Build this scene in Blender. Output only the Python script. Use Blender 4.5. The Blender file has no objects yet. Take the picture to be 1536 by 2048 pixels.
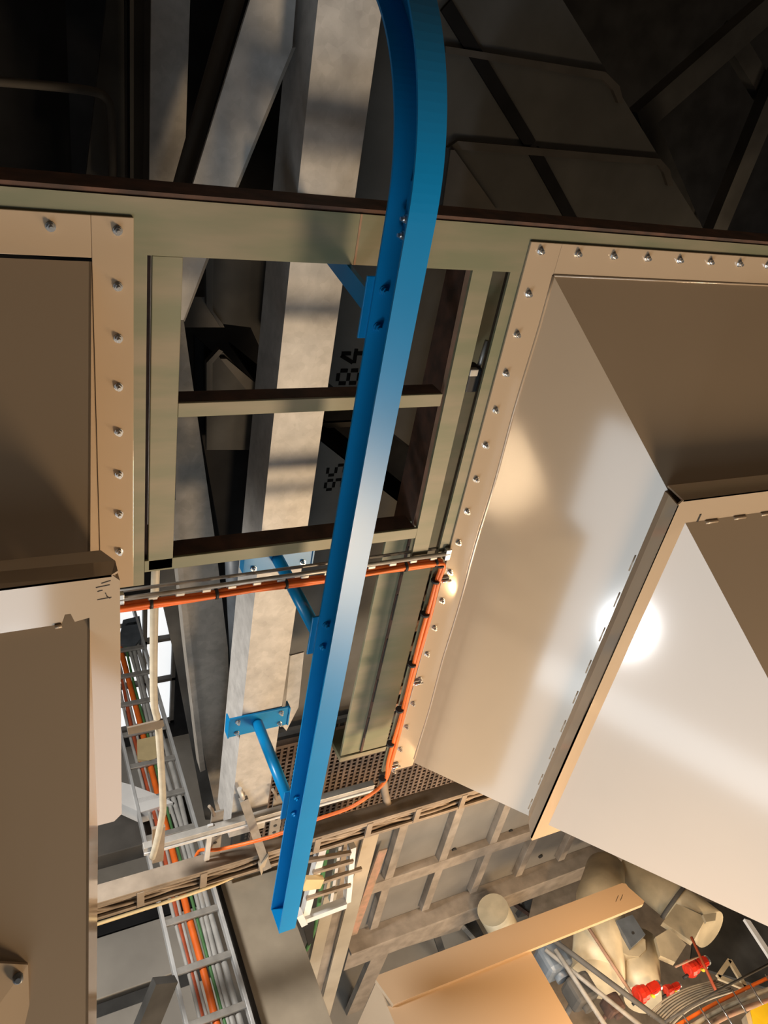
import bpy, bmesh, math, random
from mathutils import Vector, Matrix
random.seed(7)
C = bpy.context.scene.collection
# ------------------------------------------------------------------ camera, world, lights
# The photographer held the phone upside down and looked up at the hoppers.  Everything is
# measured in a survey frame (X along the steel frame, Y away from the viewer, Z against
# gravity reversed) and turned upright at the very end by FLIP, camera and lamps included.
FLIP = Matrix.Translation((0, 0, 1.6)) @ Matrix.Rotation(math.pi, 4, 'Y')
F_PX = 1567.13
EX = Vector((0.8944, -0.0963, 0.4384)); EY = Vector((-0.4145, -0.5471, 0.7272)); EZ = Vector((0.1699, -0.8315, -0.5289))
cam = bpy.data.cameras.new('camera'); camo = bpy.data.objects.new('camera', cam); C.objects.link(camo)
cam.sensor_fit = 'VERTICAL'; cam.sensor_height = 36; cam.sensor_width = 27; cam.lens = F_PX / 2048 * 36
cam.clip_start = 0.02; cam.clip_end = 100
r = Vector((EX[0], EY[0], EZ[0])).normalized(); u = -Vector((EX[1], EY[1], EZ[1])).normalized(); b = r.cross(u)
camo.matrix_world = FLIP @ Matrix((r, u, b)).transposed().to_4x4()
bpy.context.scene.camera = camo
w = bpy.data.worlds.new('world'); bpy.context.scene.world = w; w.use_nodes = True
w.node_tree.nodes['Background'].inputs[0].default_value = (0.95, 0.97, 1.0, 1)
w.node_tree.nodes['Background'].inputs[1].default_value = 0.025
def lamp(name, loc, aim, size, energy, col, spread=180):
    l = bpy.data.lights.new(name, 'AREA'); l.shape = 'DISK'; l.size = size; l.energy = energy; l.color = col
    l.spread = math.radians(spread)
    o = bpy.data.objects.new(name, l); C.objects.link(o)
    d = (Vector(aim) - Vector(loc)).normalized()
    o.matrix_world = FLIP @ (Matrix.Translation(loc) @ d.to_track_quat('-Z', 'Y').to_matrix().to_4x4())
def opening(name, loc, side, other, w_, h_, energy, col):        # daylight through a rectangular opening
    l = bpy.data.lights.new(name, 'AREA'); l.shape = 'RECTANGLE'; l.size = w_; l.size_y = h_; l.energy = energy; l.color = col
    o = bpy.data.objects.new(name, l); C.objects.link(o)
    a = Vector(side).normalized(); c = Vector(other).normalized(); n = a.cross(c)
    o.matrix_world = FLIP @ (Matrix.Translation(loc) @ Matrix((a, c, n)).transposed().to_4x4())
opening('daylight_doors', (-1.3, -3.4, -5.35), (0.757, -0.653, 0), (0, 0, 1), 4.4, 4.0, 195, (0.82, 0.93, 1.0))
opening('roof_light', (-0.6, -2.9, -7.36), (0.757, -0.653, 0), (-0.653, -0.757, 0), 4.4, 3.2, 95, (0.82, 0.93, 1.0))
lamp('high_bay_lamp', (-0.95, -1.55, -4.7), (2.0, 1.5, -2.1), 0.42, 42, (0.97, 0.98, 1.0))
lamp('warm_hall_lamp', (3.2, -2.9, -4.8), (1.5, 2.0, -1.6), 1.2, 330, (1.0, 0.72, 0.44))
lamp('added_side_fill', (5.4, -1.6, -5.4), (1.5, 2.0, -1.6), 1.2, 90, (1.0, 0.76, 0.50))  # added warm fill to brighten the machinery, no real fixture
lamp('work_lamp', (3.0, 0.4, -3.4), (2.3, 1.5, -4.25), 0.25, 46, (1.0, 0.60, 0.28))
lamp('added_roof_fill', (-1.2, 2.4, -1.5), (0.9, 2.0, -4.9), 0.5, 58, (1.0, 0.93, 0.84), 110)  # added fill for the beam and ladder undersides, not an actual lamp
lamp('far_bay_lamp', (2.6, 1.5, -4.3), (3.0, 1.9, -5.6), 0.4, 20, (1.0, 0.90, 0.75))
vs = bpy.context.scene.view_settings
vs.view_transform = 'Standard'; vs.look = 'None'; vs.exposure = 0.0; vs.gamma = 1.0; vs.use_curve_mapping = False

# ------------------------------------------------------------------ helpers
def at(px, py, Y):
    d = Vector(((px - 768) / F_PX, (py - 1024) / F_PX, 1.0))
    p = Vector((d.dot(EX), d.dot(EY), d.dot(EZ)))
    return p * (Y / p.y)
def atz(px, py, Z):
    d = Vector(((px - 768) / F_PX, (py - 1024) / F_PX, 1.0))
    p = Vector((d.dot(EX), d.dot(EY), d.dot(EZ)))
    return p * (Z / p.z)
V = Vector
def mat(name, col, rough=0.6, metal=0.0, var=0.15, scale=8.0, col2=None, bump=0.0, detail=4.0, stretch=(1, 1, 1), fac=(0.35, 0.7), spec=0.5, voronoi=False, emit=None):
    m = bpy.data.materials.new(name); m.use_nodes = True
    n = m.node_tree.nodes; l = m.node_tree.links; p = n['Principled BSDF']
    p.inputs['Roughness'].default_value = rough; p.inputs['Metallic'].default_value = metal
    p.inputs['Specular IOR Level'].default_value = spec
    tc = n.new('ShaderNodeTexCoord'); mp = n.new('ShaderNodeMapping'); mp.inputs['Scale'].default_value = stretch
    l.new(tc.outputs['Object'], mp.inputs['Vector'])
    if voronoi:
        t = n.new('ShaderNodeTexVoronoi'); t.inputs['Scale'].default_value = scale * 3
        t2 = n.new('ShaderNodeTexNoise'); t2.inputs['Scale'].default_value = scale; t2.inputs['Detail'].default_value = 6
        l.new(mp.outputs[0], t.inputs['Vector']); l.new(mp.outputs[0], t2.inputs['Vector'])
        mx = n.new('ShaderNodeMix'); mx.data_type = 'FLOAT'; mx.inputs['Factor'].default_value = 0.86
        sp = n.new('ShaderNodeSeparateColor'); l.new(t.outputs['Color'], sp.inputs[0])
        l.new(sp.outputs[0], mx.inputs[2]); l.new(t2.outputs['Fac'], mx.inputs[3]); out = mx.outputs[0]
    else:
        t = n.new('ShaderNodeTexNoise'); t.inputs['Scale'].default_value = scale; t.inputs['Detail'].default_value = detail
        l.new(mp.outputs[0], t.inputs['Vector']); out = t.outputs['Fac']
    cr = n.new('ShaderNodeValToRGB'); cr.color_ramp.elements[0].position = fac[0]; cr.color_ramp.elements[1].position = fac[1]
    c2 = col2 if col2 else tuple(min(1, c * (1 + var)) for c in col)
    c1 = col if col2 else tuple(c * (1 - var) for c in col)
    cr.color_ramp.elements[0].color = (*c1, 1); cr.color_ramp.elements[1].color = (*c2, 1)
    l.new(out, cr.inputs[0]); l.new(cr.outputs[0], p.inputs['Base Color'])
    if bump:
        bp = n.new('ShaderNodeBump'); bp.inputs['Strength'].default_value = bump; bp.inputs['Distance'].default_value = 0.01
        l.new(out, bp.inputs['Height']); l.new(bp.outputs[0], p.inputs['Normal'])
    if emit:
        p.inputs['Emission Color'].default_value = (*emit[:3], 1); p.inputs['Emission Strength'].default_value = emit[3]
    return m
M = dict(
    cream=mat('cream_gloss_paint', (0.46, 0.355, 0.25), 0.10, var=0.02, scale=2.0, spec=1.0),
    cream_dull=mat('cream_old_paint', (0.50, 0.43, 0.30), 0.45, var=0.2, scale=5, bump=0.05),
    olive=mat('olive_green_paint', (0.155, 0.165, 0.10), 0.5, col2=(0.27, 0.22, 0.155), scale=4, stretch=(0.5, 1, 2.5), bump=0.06, fac=(0.4, 0.75)),
    rust=mat('rusty_steel', (0.055, 0.034, 0.026), 0.85, col2=(0.12, 0.06, 0.04), scale=14, bump=0.25),
    rust_red=mat('red_rust_primer', (0.40, 0.22, 0.15), 0.8, col2=(0.24, 0.17, 0.11), scale=16, bump=0.2),
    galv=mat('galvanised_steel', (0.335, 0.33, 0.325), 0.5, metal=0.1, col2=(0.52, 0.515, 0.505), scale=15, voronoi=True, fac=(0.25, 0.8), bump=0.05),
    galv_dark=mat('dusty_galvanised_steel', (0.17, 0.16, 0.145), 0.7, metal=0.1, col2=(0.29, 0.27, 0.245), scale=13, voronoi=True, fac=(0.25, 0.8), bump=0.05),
    blue=mat('blue_gloss_paint', (0.003, 0.20, 0.48), 0.32, spec=0.35, var=0.05, scale=3),
    dark=mat('dark_grey_steel', (0.058, 0.058, 0.057), 0.75, spec=0.08, var=0.3, scale=4, bump=0.05),
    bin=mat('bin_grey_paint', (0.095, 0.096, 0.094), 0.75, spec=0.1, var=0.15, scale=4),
    darker=mat('near_black_steel', (0.014, 0.0145, 0.016), 0.8, spec=0.08, var=0.3, scale=4, bump=0.05),  # near-black base colour for back wall, bin interiors, seams and purlin
    mid=mat('dull_grey_steel', (0.085, 0.080, 0.074), 0.7, spec=0.15, var=0.2, scale=5, bump=0.05),
    black=mat('black_rubber', (0.012, 0.012, 0.013), 0.6, var=0.2),
    zinc=mat('bright_zinc', (0.62, 0.62, 0.62), 0.25, metal=0.85, var=0.1, scale=30),
    zinc_dull=mat('dull_zinc', (0.42, 0.41, 0.39), 0.45, metal=0.4, var=0.2, scale=12),
    orange=mat('orange_cable_sheath', (0.80, 0.155, 0.02), 0.45, var=0.12, scale=10),
    red_cable=mat('red_brown_cable_sheath', (0.42, 0.08, 0.03), 0.5, var=0.15, scale=10),
    grey_cable=mat('grey_cable_sheath', (0.40, 0.40, 0.39), 0.5, var=0.15, scale=10),
    green_cable=mat('green_cable_sheath', (0.07, 0.20, 0.07), 0.5, var=0.15, scale=10),
    dust=mat('brown_dust_coated_steel', (0.20, 0.165, 0.13), 0.95, col2=(0.30, 0.25, 0.20), scale=9, bump=0.3),
    dust_cable=mat('dust_coated_cable', (0.23, 0.185, 0.145), 0.95, col2=(0.38, 0.31, 0.24), scale=12, bump=0.3),
    beige=mat('beige_dusty_paint', (0.36, 0.31, 0.24), 0.8, var=0.12, scale=4, bump=0.05),
    yellow_cable=mat('cream_yellow_cable', (0.62, 0.50, 0.28), 0.5, var=0.1),
    hose=mat('pale_flexible_conduit', (0.52, 0.47, 0.37), 0.5, var=0.12, scale=20, bump=0.2),
    white=mat('white_paint', (0.78, 0.79, 0.80), 0.4, var=0.06, scale=5),
    alu=mat('bright_aluminium', (0.68, 0.70, 0.72), 0.35, metal=0.3, var=0.12, scale=8),
    red=mat('red_valve_paint', (0.65, 0.035, 0.015), 0.35, var=0.15, scale=12),
    bluegrey=mat('blue_grey_enamel', (0.12, 0.14, 0.165), 0.45, var=0.2, scale=9),
    yellow=mat('yellow_paint', (0.75, 0.58, 0.03), 0.4, var=0.08),
    concrete=mat('dusty_concrete', (0.30, 0.285, 0.26), 0.9, var=0.12, scale=3, bump=0.1),
    floor=mat('worn_concrete_floor', (0.12, 0.095, 0.07), 0.8, var=0.2, scale=1.5, bump=0.05),
    grate=mat('rusty_grating_steel', (0.13, 0.095, 0.075), 0.8, var=0.3, scale=10),
    ink=mat('dark_marker_ink', (0.05, 0.04, 0.035), 0.8, var=0.1),
    stencil=mat('black_stencil_paint', (0.006, 0.006, 0.006), 0.9, spec=0.03, var=0.1),
    panel=mat('grey_wall_panel', (0.17, 0.155, 0.135), 0.8, var=0.12, scale=3),
    daylight=mat('daylit_glazing', (0.8, 0.82, 0.85), 0.5, var=0.03, emit=(0.93, 0.97, 1.0, 0.75)),
    rope=mat('old_cable_bundle', (0.42, 0.38, 0.31), 0.8, var=0.2, scale=10),
)
def nb(): return bmesh.new()
def hexa(bm, p):   # p: 8 corners, 0-3 one face loop, 4-7 the matching opposite loop
    v = [bm.verts.new(q) for q in p]
    for f in ((0, 1, 2, 3), (7, 6, 5, 4), (0, 4, 5, 1), (1, 5, 6, 2), (2, 6, 7, 3), (3, 7, 4, 0)):
        bm.faces.new([v[i] for i in f])
    return v
def box(bm, x0, x1, y0, y1, z0, z1, bev=0):
    v = hexa(bm, [(x0, y0, z0), (x1, y0, z0), (x1, y1, z0), (x0, y1, z0), (x0, y0, z1), (x1, y0, z1), (x1, y1, z1), (x0, y1, z1)])
    if bev:
        es = {e for q in v for e in q.link_edges}
        bmesh.ops.bevel(bm, geom=list(es), offset=bev, segments=2, affect='EDGES', profile=0.5)
    return bm
def prism(bm, pts, ext):
    a = [bm.verts.new(p) for p in pts]; c = [bm.verts.new(V(p) + V(ext)) for p in pts]
    bm.faces.new(a); bm.faces.new(c[::-1])
    for i in range(len(a)):
        j = (i + 1) % len(a); bm.faces.new((a[i], c[i], c[j], a[j]))
    return bm
def bar(bm, p0, p1, wd, hg, up=(0, -1, 0)):      # rectangular bar between two points; hg measured along 'up'
    p0, p1 = V(p0), V(p1); d = (p1 - p0).normalized(); s = d.cross(V(up)).normalized() * wd / 2; t = s.cross(d).normalized() * hg / 2
    hexa(bm, [p0 - s - t, p0 + s - t, p0 + s + t, p0 - s + t, p1 - s - t, p1 + s - t, p1 + s + t, p1 - s + t])
    return bm
def tube(bm, pts, rad, n=8, cap=True, smooth=True):
    pts = [V(p) for p in pts]; rings = []
    prev = None
    for i, p in enumerate(pts):
        d = (pts[min(i + 1, len(pts) - 1)] - pts[max(i - 1, 0)]).normalized()
        if prev is None: prev = d.orthogonal().normalized()
        prev = (prev - d * prev.dot(d)).normalized(); q = d.cross(prev)
        rr = rad[i] if isinstance(rad, (list, tuple)) else rad
        rings.append([bm.verts.new(p + (prev * math.cos(2 * math.pi * k / n) + q * math.sin(2 * math.pi * k / n)) * rr) for k in range(n)])
    for a, c in zip(rings, rings[1:]):
        for k in range(n):
            f = bm.faces.new((a[k], a[(k + 1) % n], c[(k + 1) % n], c[k])); f.smooth = smooth
    if cap: bm.faces.new(rings[0][::-1]); bm.faces.new(rings[-1])
    return bm
def smooth_path(pts, k=6):
    pts = [V(p) for p in pts]; out = []
    for i in range(len(pts) - 1):
        p0, p1, p2, p3 = pts[max(i - 1, 0)], pts[i], pts[i + 1], pts[min(i + 2, len(pts) - 1)]
        for j in range(k):
            t = j / k
            out.append(0.5 * ((2 * p1) + (p2 - p0) * t + (2 * p0 - 5 * p1 + 4 * p2 - p3) * t * t + (3 * p1 - p0 - 3 * p2 + p3) * t ** 3))
    out.append(pts[-1]); return out
TOPS = []
def obj(name, bm, material, parent=None):
    bmesh.ops.recalc_face_normals(bm, faces=bm.faces)
    me = bpy.data.meshes.new(name); bm.to_mesh(me); bm.free()
    me.materials.append(M[material] if isinstance(material, str) else material)
    o = bpy.data.objects.new(name, me); C.objects.link(o)
    if parent is None:
        n = len(me.vertices); c = sum((v.co for v in me.vertices), V()) / max(n, 1)
        me.transform(Matrix.Translation(-c)); o.location = c; TOPS.append(o)
    else:
        o.parent = parent
        off = V(); q = parent
        while q is not None: off += q.location; q = q.parent
        me.transform(Matrix.Translation(-off))
    return o
def inst(src, loc, parent):          # another copy of a part, sharing its mesh; loc in survey coordinates
    o = src.copy(); C.objects.link(o); o.parent = parent
    off = V(); q = parent
    while q is not None: off += q.location; q = q.parent
    o.location = V(loc) - off; return o
def thing(name, label, cat, loc, group=None):
    o = bpy.data.objects.new(name, None); C.objects.link(o); o.location = loc; o.empty_display_size = 0.1
    o['label'] = label; o['category'] = cat; TOPS.append(o)
    if group: o['group'] = group
    return o
def tag(o, label, cat, group=None):
    o['label'] = label; o['category'] = cat
    if group: o['group'] = group
    return o
def struct(name, bm, m):
    o = obj(name, bm, m); o['kind'] = 'structure'; return o
# hexagon bolt head with washer and stud end, facing -Y, made once around its own origin
def bolt_mesh(r=0.0095):
    bm = nb()
    def disc(rad, y0, y1, n):
        a = [bm.verts.new((rad * math.cos(2 * math.pi * k / n), y0, rad * math.sin(2 * math.pi * k / n))) for k in range(n)]
        c = [bm.verts.new((rad * math.cos(2 * math.pi * k / n), y1, rad * math.sin(2 * math.pi * k / n))) for k in range(n)]
        bm.faces.new(c)
        for k in range(n): bm.faces.new((a[k], a[(k + 1) % n], c[(k + 1) % n], c[k]))
    disc(r * 1.25, 0.002, -0.0025, 12); disc(r, -0.0025, -0.011, 6); disc(r * 0.55, -0.011, -0.019, 8)
    bmesh.ops.recalc_face_normals(bm, faces=bm.faces)
    me = bpy.data.meshes.new('bolt'); bm.to_mesh(me); bm.free(); return me
BOLT = bolt_mesh(); BOLT.materials.append(M['zinc'])
BOLT_BLUE = bolt_mesh(0.011); BOLT_BLUE.materials.append(M['blue'])
def bolt(loc, parent, me=BOLT, rot=None):
    o = bpy.data.objects.new('bolt', me); C.objects.link(o); o.parent = parent
    off = V(); q = parent
    while q is not None: off += q.location; q = q.parent
    o.location = V(loc) - off
    o.rotation_euler = rot if rot else (0, random.uniform(0, 1), 0)
    return o

# ------------------------------------------------------------------ the setting
struct('floor', box(nb(), -7, 9, -7, 6.4, 1.6, 1.75), 'floor')
bm = nb(); box(bm, -7, 9, -7, 6.4, -7.6, -7.4); struct('ceiling', bm, 'concrete')
# back wall with an opening for a clerestory window
bm = nb()
box(bm, -7, 0.55, 6.2, 6.4, -7.4, 1.6); box(bm, 1.55, 9, 6.2, 6.4, -7.4, 1.6); box(bm, 0.55, 1.55, 6.2, 6.4, -5.3, 1.6); box(bm, 0.55, 1.55, 6.2, 6.4, -7.4, -7.2)
struct('wall_back', bm, 'darker')
win = struct('window_1', box(nb(), 0.5, 1.6, 6.3, 6.33, -7.25, -5.25), 'daylight')
for xx in (0.55, 0.9, 1.22, 1.53): obj('window_frame', box(nb(), xx - 0.02, xx + 0.02, 6.24, 6.3, -7.2, -5.3), 'mid', win)
for zz in (-5.32, -5.9, -6.5, -7.18): obj('window_frame', box(nb(), 0.55, 1.55, 6.24, 6.3, zz - 0.02, zz + 0.02), 'mid', win)

# ------------------------------------------------------------------ olive steel frame between the hoppers (Y = 2)
fr = thing('steelwork', 'olive green rusty steelwork of beam, posts and crossbars behind blue rail', 'steelwork', (0.9, 2.03, -1.6))
bm = nb(); box(bm, -1.2, 0.945, 2.0, 2.012, -0.597, -0.46); obj('top_beam', bm, 'olive', fr)
bm = nb(); box(bm, 0.951, 4.2, 2.0, 2.012, -0.597, -0.46); obj('top_beam', bm, 'olive', fr)
bm = nb(); box(bm, -1.2, 4.2, 2.004, 2.13, -0.459, -0.447); obj('beam_flange', bm, 'rust', fr)
bm = nb(); box(bm, 0.945, 0.951, 1.999, 2.010, -0.597, -0.46); obj('weld_seam', bm, 'rust_red', fr)
bm = nb(); box(bm, 0.30, 0.386, 2.001, 2.011, -1.64, -0.597); obj('post', bm, 'olive', fr)
bm = nb(); box(bm, 0.386, 0.398, 2.02, 2.10, -1.55, -0.597); obj('gap_shade_strip', bm, 'rust', fr)  # dark strip painted in for the shade of the gap between plate and post
bm = nb(); box(bm, 0.398, 0.474, 2.0, 2.012, -1.585, -0.597, 0.002); obj('post', bm, 'olive', fr)
bm = nb(); box(bm, 0.474, 1.335, 2.0, 2.010, -1.050, -1.005, 0.002); o = obj('crossbar', bm, 'olive', fr)
obj('bar_flange', box(nb(), 0.474, 1.335, 2.010, 2.075, -1.013, -1.005), 'rust', o)
bm = nb(); box(bm, 0.386, 1.36, 2.0, 2.010, -1.59, -1.545, 0.002); o = obj('crossbar', bm, 'olive', fr)
obj('bar_flange', box(nb(), 0.474, 1.35, 2.010, 2.09, -1.553, -1.545), 'rust', o)
prism_pts = [(1.340, 2.0, -0.597), (1.412, 2.0, -0.597), (1.428, 2.0, -1.70), (1.362, 2.0, -1.70)]
o = obj('post', prism(nb(), prism_pts, (0, 0.012, 0)), 'olive', fr)
obj('post_edge', prism(nb(), [(1.340, 2.004, -0.597), (1.349, 2.004, -0.597), (1.371, 2.004, -1.55), (1.362, 2.004, -1.55)], (0, 0.034, 0)), 'rust_red', o)
bm = nb(); box(bm, 1.478, 1.56, 2.001, 2.011, -2.95, -0.597); obj('post', bm, 'olive', fr)
# olive channel column standing a little deeper
oc = thing('channel_column', 'olive green double channel column ending near the brown grating', 'column', (1.45, 2.25, -3.05))
obj('channel', box(nb(), 1.36, 1.462, 2.20, 2.215, -3.03, -1.66, 0.002), 'olive', oc)
obj('channel', box(nb(), 1.468, 1.60, 2.19, 2.205, -3.02, -0.60, 0.002), 'olive', oc)
obj('web', box(nb(), 1.46, 1.470, 2.19, 2.34, -3.02, -0.60), 'rust', oc)
obj('foot_plate', box(nb(), 1.355, 1.605, 2.19, 2.36, -3.06, -3.03, 0.002), 'olive', oc)
for zz in (-1.85, -2.1, -2.35, -2.6, -2.85): obj('slot', box(nb(), 1.462, 1.4675, 2.186, 2.2, zz - 0.07, zz + 0.07), 'black', oc)
# dark plate with ragged rust behind the gap beside the right flange
bm = nb(); box(bm, 1.60, 1.95, 2.3, 2.31, -3.0, -0.6); tag(obj('backing_plate', bm, 'dark'), 'dark grey steel plate in the gap beside the olive column', 'plate')
bm = nb(); rnd = random.Random(3)
for k in range(46):
    zz = -1.95 - 1.0 * k / 46; xx = 1.62 + rnd.uniform(-0.01, 0.12); s = rnd.uniform(0.01, 0.028)
    box(bm, xx - s, xx + s, 2.27 - s * 0.4, 2.29 + s * 0.3, zz - s, zz + s, s * 0.5)
tag(obj('rust_flakes', bm, 'rust_red'), 'crumbling brown rust flakes clinging beside the olive column', 'rust')['kind'] = 'stuff'
cl = thing('dark_cutout_block', 'small black block standing in for a dark cutout beside the bolted flange', 'clamp', (1.47, 2.06, -0.98))  # black block added for a dark cutout by the post, clamp form invented
obj('body', box(nb(), 1.44, 1.49, 2.03, 2.09, -1.02, -0.93, 0.008), 'black', cl); obj('block_tab', box(nb(), 1.428, 1.46, 2.01, 2.03, -0.95, -0.925, 0.003), 'zinc_dull', cl)
obj('screw', tube(nb(), [(1.483, 2.05, -0.95), (1.49, 2.05, -0.84)], 0.007, 8), 'zinc_dull', cl)

# ------------------------------------------------------------------ cream hoppers bolted to the frame
def plate(pts, t):                   # flat plate of thickness t behind the polygon as seen from the viewer
    pts = [V(p) for p in pts]; n = (pts[1] - pts[0]).cross(pts[2] - pts[0]).normalized()
    c = sum(pts, V()) / len(pts)
    if n.dot(-c) > 0: n = -n
    return prism(nb(), pts, n * t)
hr = thing('hopper', 'wide cream painted steel hopper whose shiny white side wall shows a bright glare', 'hopper', (2.4, 1.6, -2.9))
obj('flange', box(nb(), 1.52, 1.637, 1.992, 2.0, -2.95, -0.5, 0.0015), 'cream', hr)
obj('flange', box(nb(), 1.6375, 4.2, 1.992, 2.0, -0.597, -0.5, 0.0015), 'cream', hr)
def wr(s, z=None):
    return V((1.637 + 0.656 * s, 1.994 - 0.755 * s, (-0.597 - 1.0 * s) if z is None else z))
obj('side_wall', plate([wr(0), wr(1.9), wr(1.9, -2.896), wr(0, -2.93)], 0.006), 'cream', hr)
obj('underside', plate([wr(0.004), V((4.2, 1.991, -0.601)), V((4.2, wr(1.9).y, wr(1.9).z)), wr(1.9)], 0.006), 'cream', hr)
ring = nb()
prism(ring, [(2.0, 1.49, -1.185), (2.018, 1.49, -1.167), (4.2, 1.49, -1.167), (4.2, 1.49, -1.27), (2.079, 1.49, -1.265), (2.079, 1.49, -2.896), (2.20, 1.49, -3.005), (2.012, 1.49, -3.005), (2.0, 1.49, -2.985)], (0, 0.006, 0))
sr = obj('stiffener', ring, 'cream', hr)
obj('lip', prism(nb(), [(2.0, 1.49, -1.185), (2.0, 1.538, -1.175), (2.0, 1.538, -2.93), (2.0, 1.49, -2.985)], (0.006, 0, 0)), 'cream', sr)
obj('weld_fillet', prism(nb(), [(2.0, 1.538, -1.175), (2.010, 1.570, -1.178), (2.010, 1.570, -2.885), (2.0, 1.538, -2.93)], (0.006, 0.002, 0)), 'cream', sr)
obj('lip', prism(nb(), [(2.018, 1.49, -1.167), (4.2, 1.49, -1.167), (4.2, 1.565, -1.155), (2.01, 1.565, -1.155)], (0, 0, -0.006)), 'cream', sr)
for k in range(9):
    s = -1.45 - k * 0.17
    obj('weld_bead', tube(nb(), [(2.006, 1.572, s), (2.006, 1.572, s - 0.07)], 0.0035, 6), 'cream', sr)
for k in range(4):
    xx = 2.17 + 0.14 * k
    obj('weld_bead', tube(nb(), [(xx, 1.486, -1.272), (xx + 0.06, 1.486, -1.272)], 0.006, 6), 'cream', sr)
obj('drain_notch', box(nb(), 2.128, 2.136, 1.4885, 1.4895, -1.268, -1.235), 'black', sr)
for k in range(18): bolt((1.5615 - 0.0016 * k, 1.992, -0.526 - 0.1338 * k - 0.0005 * k * k), hr) if k else bolt((1.5615, 1.992, -0.526), hr)
for k in range(1, 9): bolt((1.5615 + 0.1465 * k, 1.992, -0.527), hr)
obj('weld_fillet', tube(nb(), smooth_path([(1.637 + 0.003 * math.sin(i * 1.7), 1.991, -0.6 - 2.3 * i / 14) for i in range(15)], 2), 0.005, 6), 'cream', hr)
obj('weld_fillet', tube(nb(), [(1.637, 1.991, -0.599), (4.2, 1.991, -0.599)], 0.004, 6), 'cream', hr)
hl = thing('hopper', 'cream painted steel hopper with dark brown underside and pencil marks on its stiffener', 'hopper', (0.1, 1.6, -1.65))
obj('flange', box(nb(), 0.255, 0.352, 1.992, 2.0, -1.632, -0.507, 0.0015), 'cream', hl)
obj('flange', box(nb(), -1.2, 0.2545, 1.992, 2.0, -0.607, -0.507, 0.0015), 'cream', hl)
def wl(Y, z=None): return V((0.255 - 0.176 * (2.0 - Y), Y, (-0.607 - 1.3 * (2.0 - Y)) if z is None else z))
obj('side_wall', prism(nb(), [wl(1.993), wl(0.30), wl(0.30, -3.3), wl(1.5, -2.06), wl(1.993, -1.63)], (-0.006, 0, 0)), 'cream', hl)
obj('underside', plate([wl(1.993), wl(0.30), V((-1.2, 0.30, wl(0.30).z)), V((-1.2, 1.993, wl(1.993).z))], 0.006), 'cream', hl)
ring = nb()
prism(ring, [(-1.2, 1.46, -1.155), (0.21, 1.46, -1.155), (0.228, 1.46, -1.175), (0.226, 1.46, -2.02), (0.205, 1.46, -2.045), (0.150, 1.46, -2.045), (0.160, 1.46, -1.272), (0.128, 1.46, -1.278), (0.120, 1.46, -1.252), (0.108, 1.46, -1.252), (0.100, 1.46, -1.279), (-1.2, 1.46, -1.285)], (0, 0.006, 0))
sl = obj('stiffener', ring, 'cream', hl)
obj('lip', prism(nb(), [(-1.2, 1.46, -1.155), (0.21, 1.46, -1.155), (0.226, 1.475, -1.158), (0.226, 1.51, -1.155), (0.20, 1.55, -1.15), (-1.2, 1.565, -1.15)], (0, 0, -0.006)), 'cream', sl)
obj('lip', prism(nb(), [(0.228, 1.463, -1.175), (0.228, 1.52, -1.175), (0.226, 1.52, -2.0), (0.226, 1.463, -2.02)], (-0.006, 0, 0)), 'cream', sl)
for k, (a, c) in enumerate([((0.188, -1.176), (0.208, -1.171)), ((0.176, -1.186), (0.206, -1.183)), ((0.179, -1.198), (0.190, -1.196)), ((0.196, -1.205), (0.200, -1.217)), ((0.178, -1.222), (0.209, -1.220)), ((0.198, -1.214), (0.206, -1.223))]):
    obj('pencil_mark', bar(nb(), (a[0], 1.4595, a[1]), (c[0], 1.4595, c[1]), 0.0018, 0.001), 'ink', sl)
obj('weld_bead', tube(nb(), [(0.085, 1.457, -1.282), (0.10, 1.457, -1.281)], 0.005, 6), 'cream', sl)
for k in range(8): bolt((0.3145 - 0.0006 * k, 1.992, -0.539 - 0.1357 * k), hl)
for k in range(1, 6): bolt((0.3145 - 0.148 * k, 1.992, -0.539), hl)
n_under = V((0, -0.793, 0.61))
hk = at(35, 1950, 1.02); kk = hk + n_under * 0.004
hp = obj('door_panel', prism(nb(), [at(-80, 1918, 1.045), at(55, 1925, 1.035), at(62, 2110, 0.925), at(-80, 2110, 0.93)], n_under * 0.012), 'cream', hl)
obj('knob', tube(nb(), [hk, hk + n_under * 0.022, hk + n_under * 0.03], [0.011, 0.011, 0.006], 10), 'bluegrey', hp)
obj('added_reflection_box', box(nb(), -1.2, 0.0, 0.12, 0.72, -5.6, -2.85, 0.004), 'cream_dull', hl)  # unseen box, added so its edge cuts the bright reflection on the wide hopper
# horizontal cream duct box beyond the wide hopper, lit orange by the work lamp
h3 = thing('duct_box', 'orange-lit cream duct box with a long flat stiffener strip and two pencil strokes', 'duct', (2.0, 1.4, -4.2))
ZD = -4.2
obj('stiffener', prism(nb(), [atz(757, 1950, ZD), atz(1243, 1767, ZD), atz(1251, 1768, ZD), atz(1256, 1775, ZD), atz(1288, 1803, ZD), atz(1286, 1809, ZD), atz(786, 2010, ZD), atz(751, 1960, ZD)], (0, 0, -0.03)), 'cream', h3)
obj('base_plate', prism(nb(), [V((1.53, 1.525, ZD - 0.028)), V((2.42, 1.525, ZD - 0.028)), V((2.42, 0.9, ZD - 0.028)), V((1.53, 0.9, ZD - 0.028))], (0, 0, -0.006)), 'cream', h3)
obj('side_wall', prism(nb(), [V((1.53, 1.66, ZD - 0.03)), V((1.53, 0.9, ZD - 0.03)), V((1.49, 0.9, ZD - 0.5)), V((1.49, 1.66, ZD - 0.5))], (0.006, 0, 0)), 'cream', h3)
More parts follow.
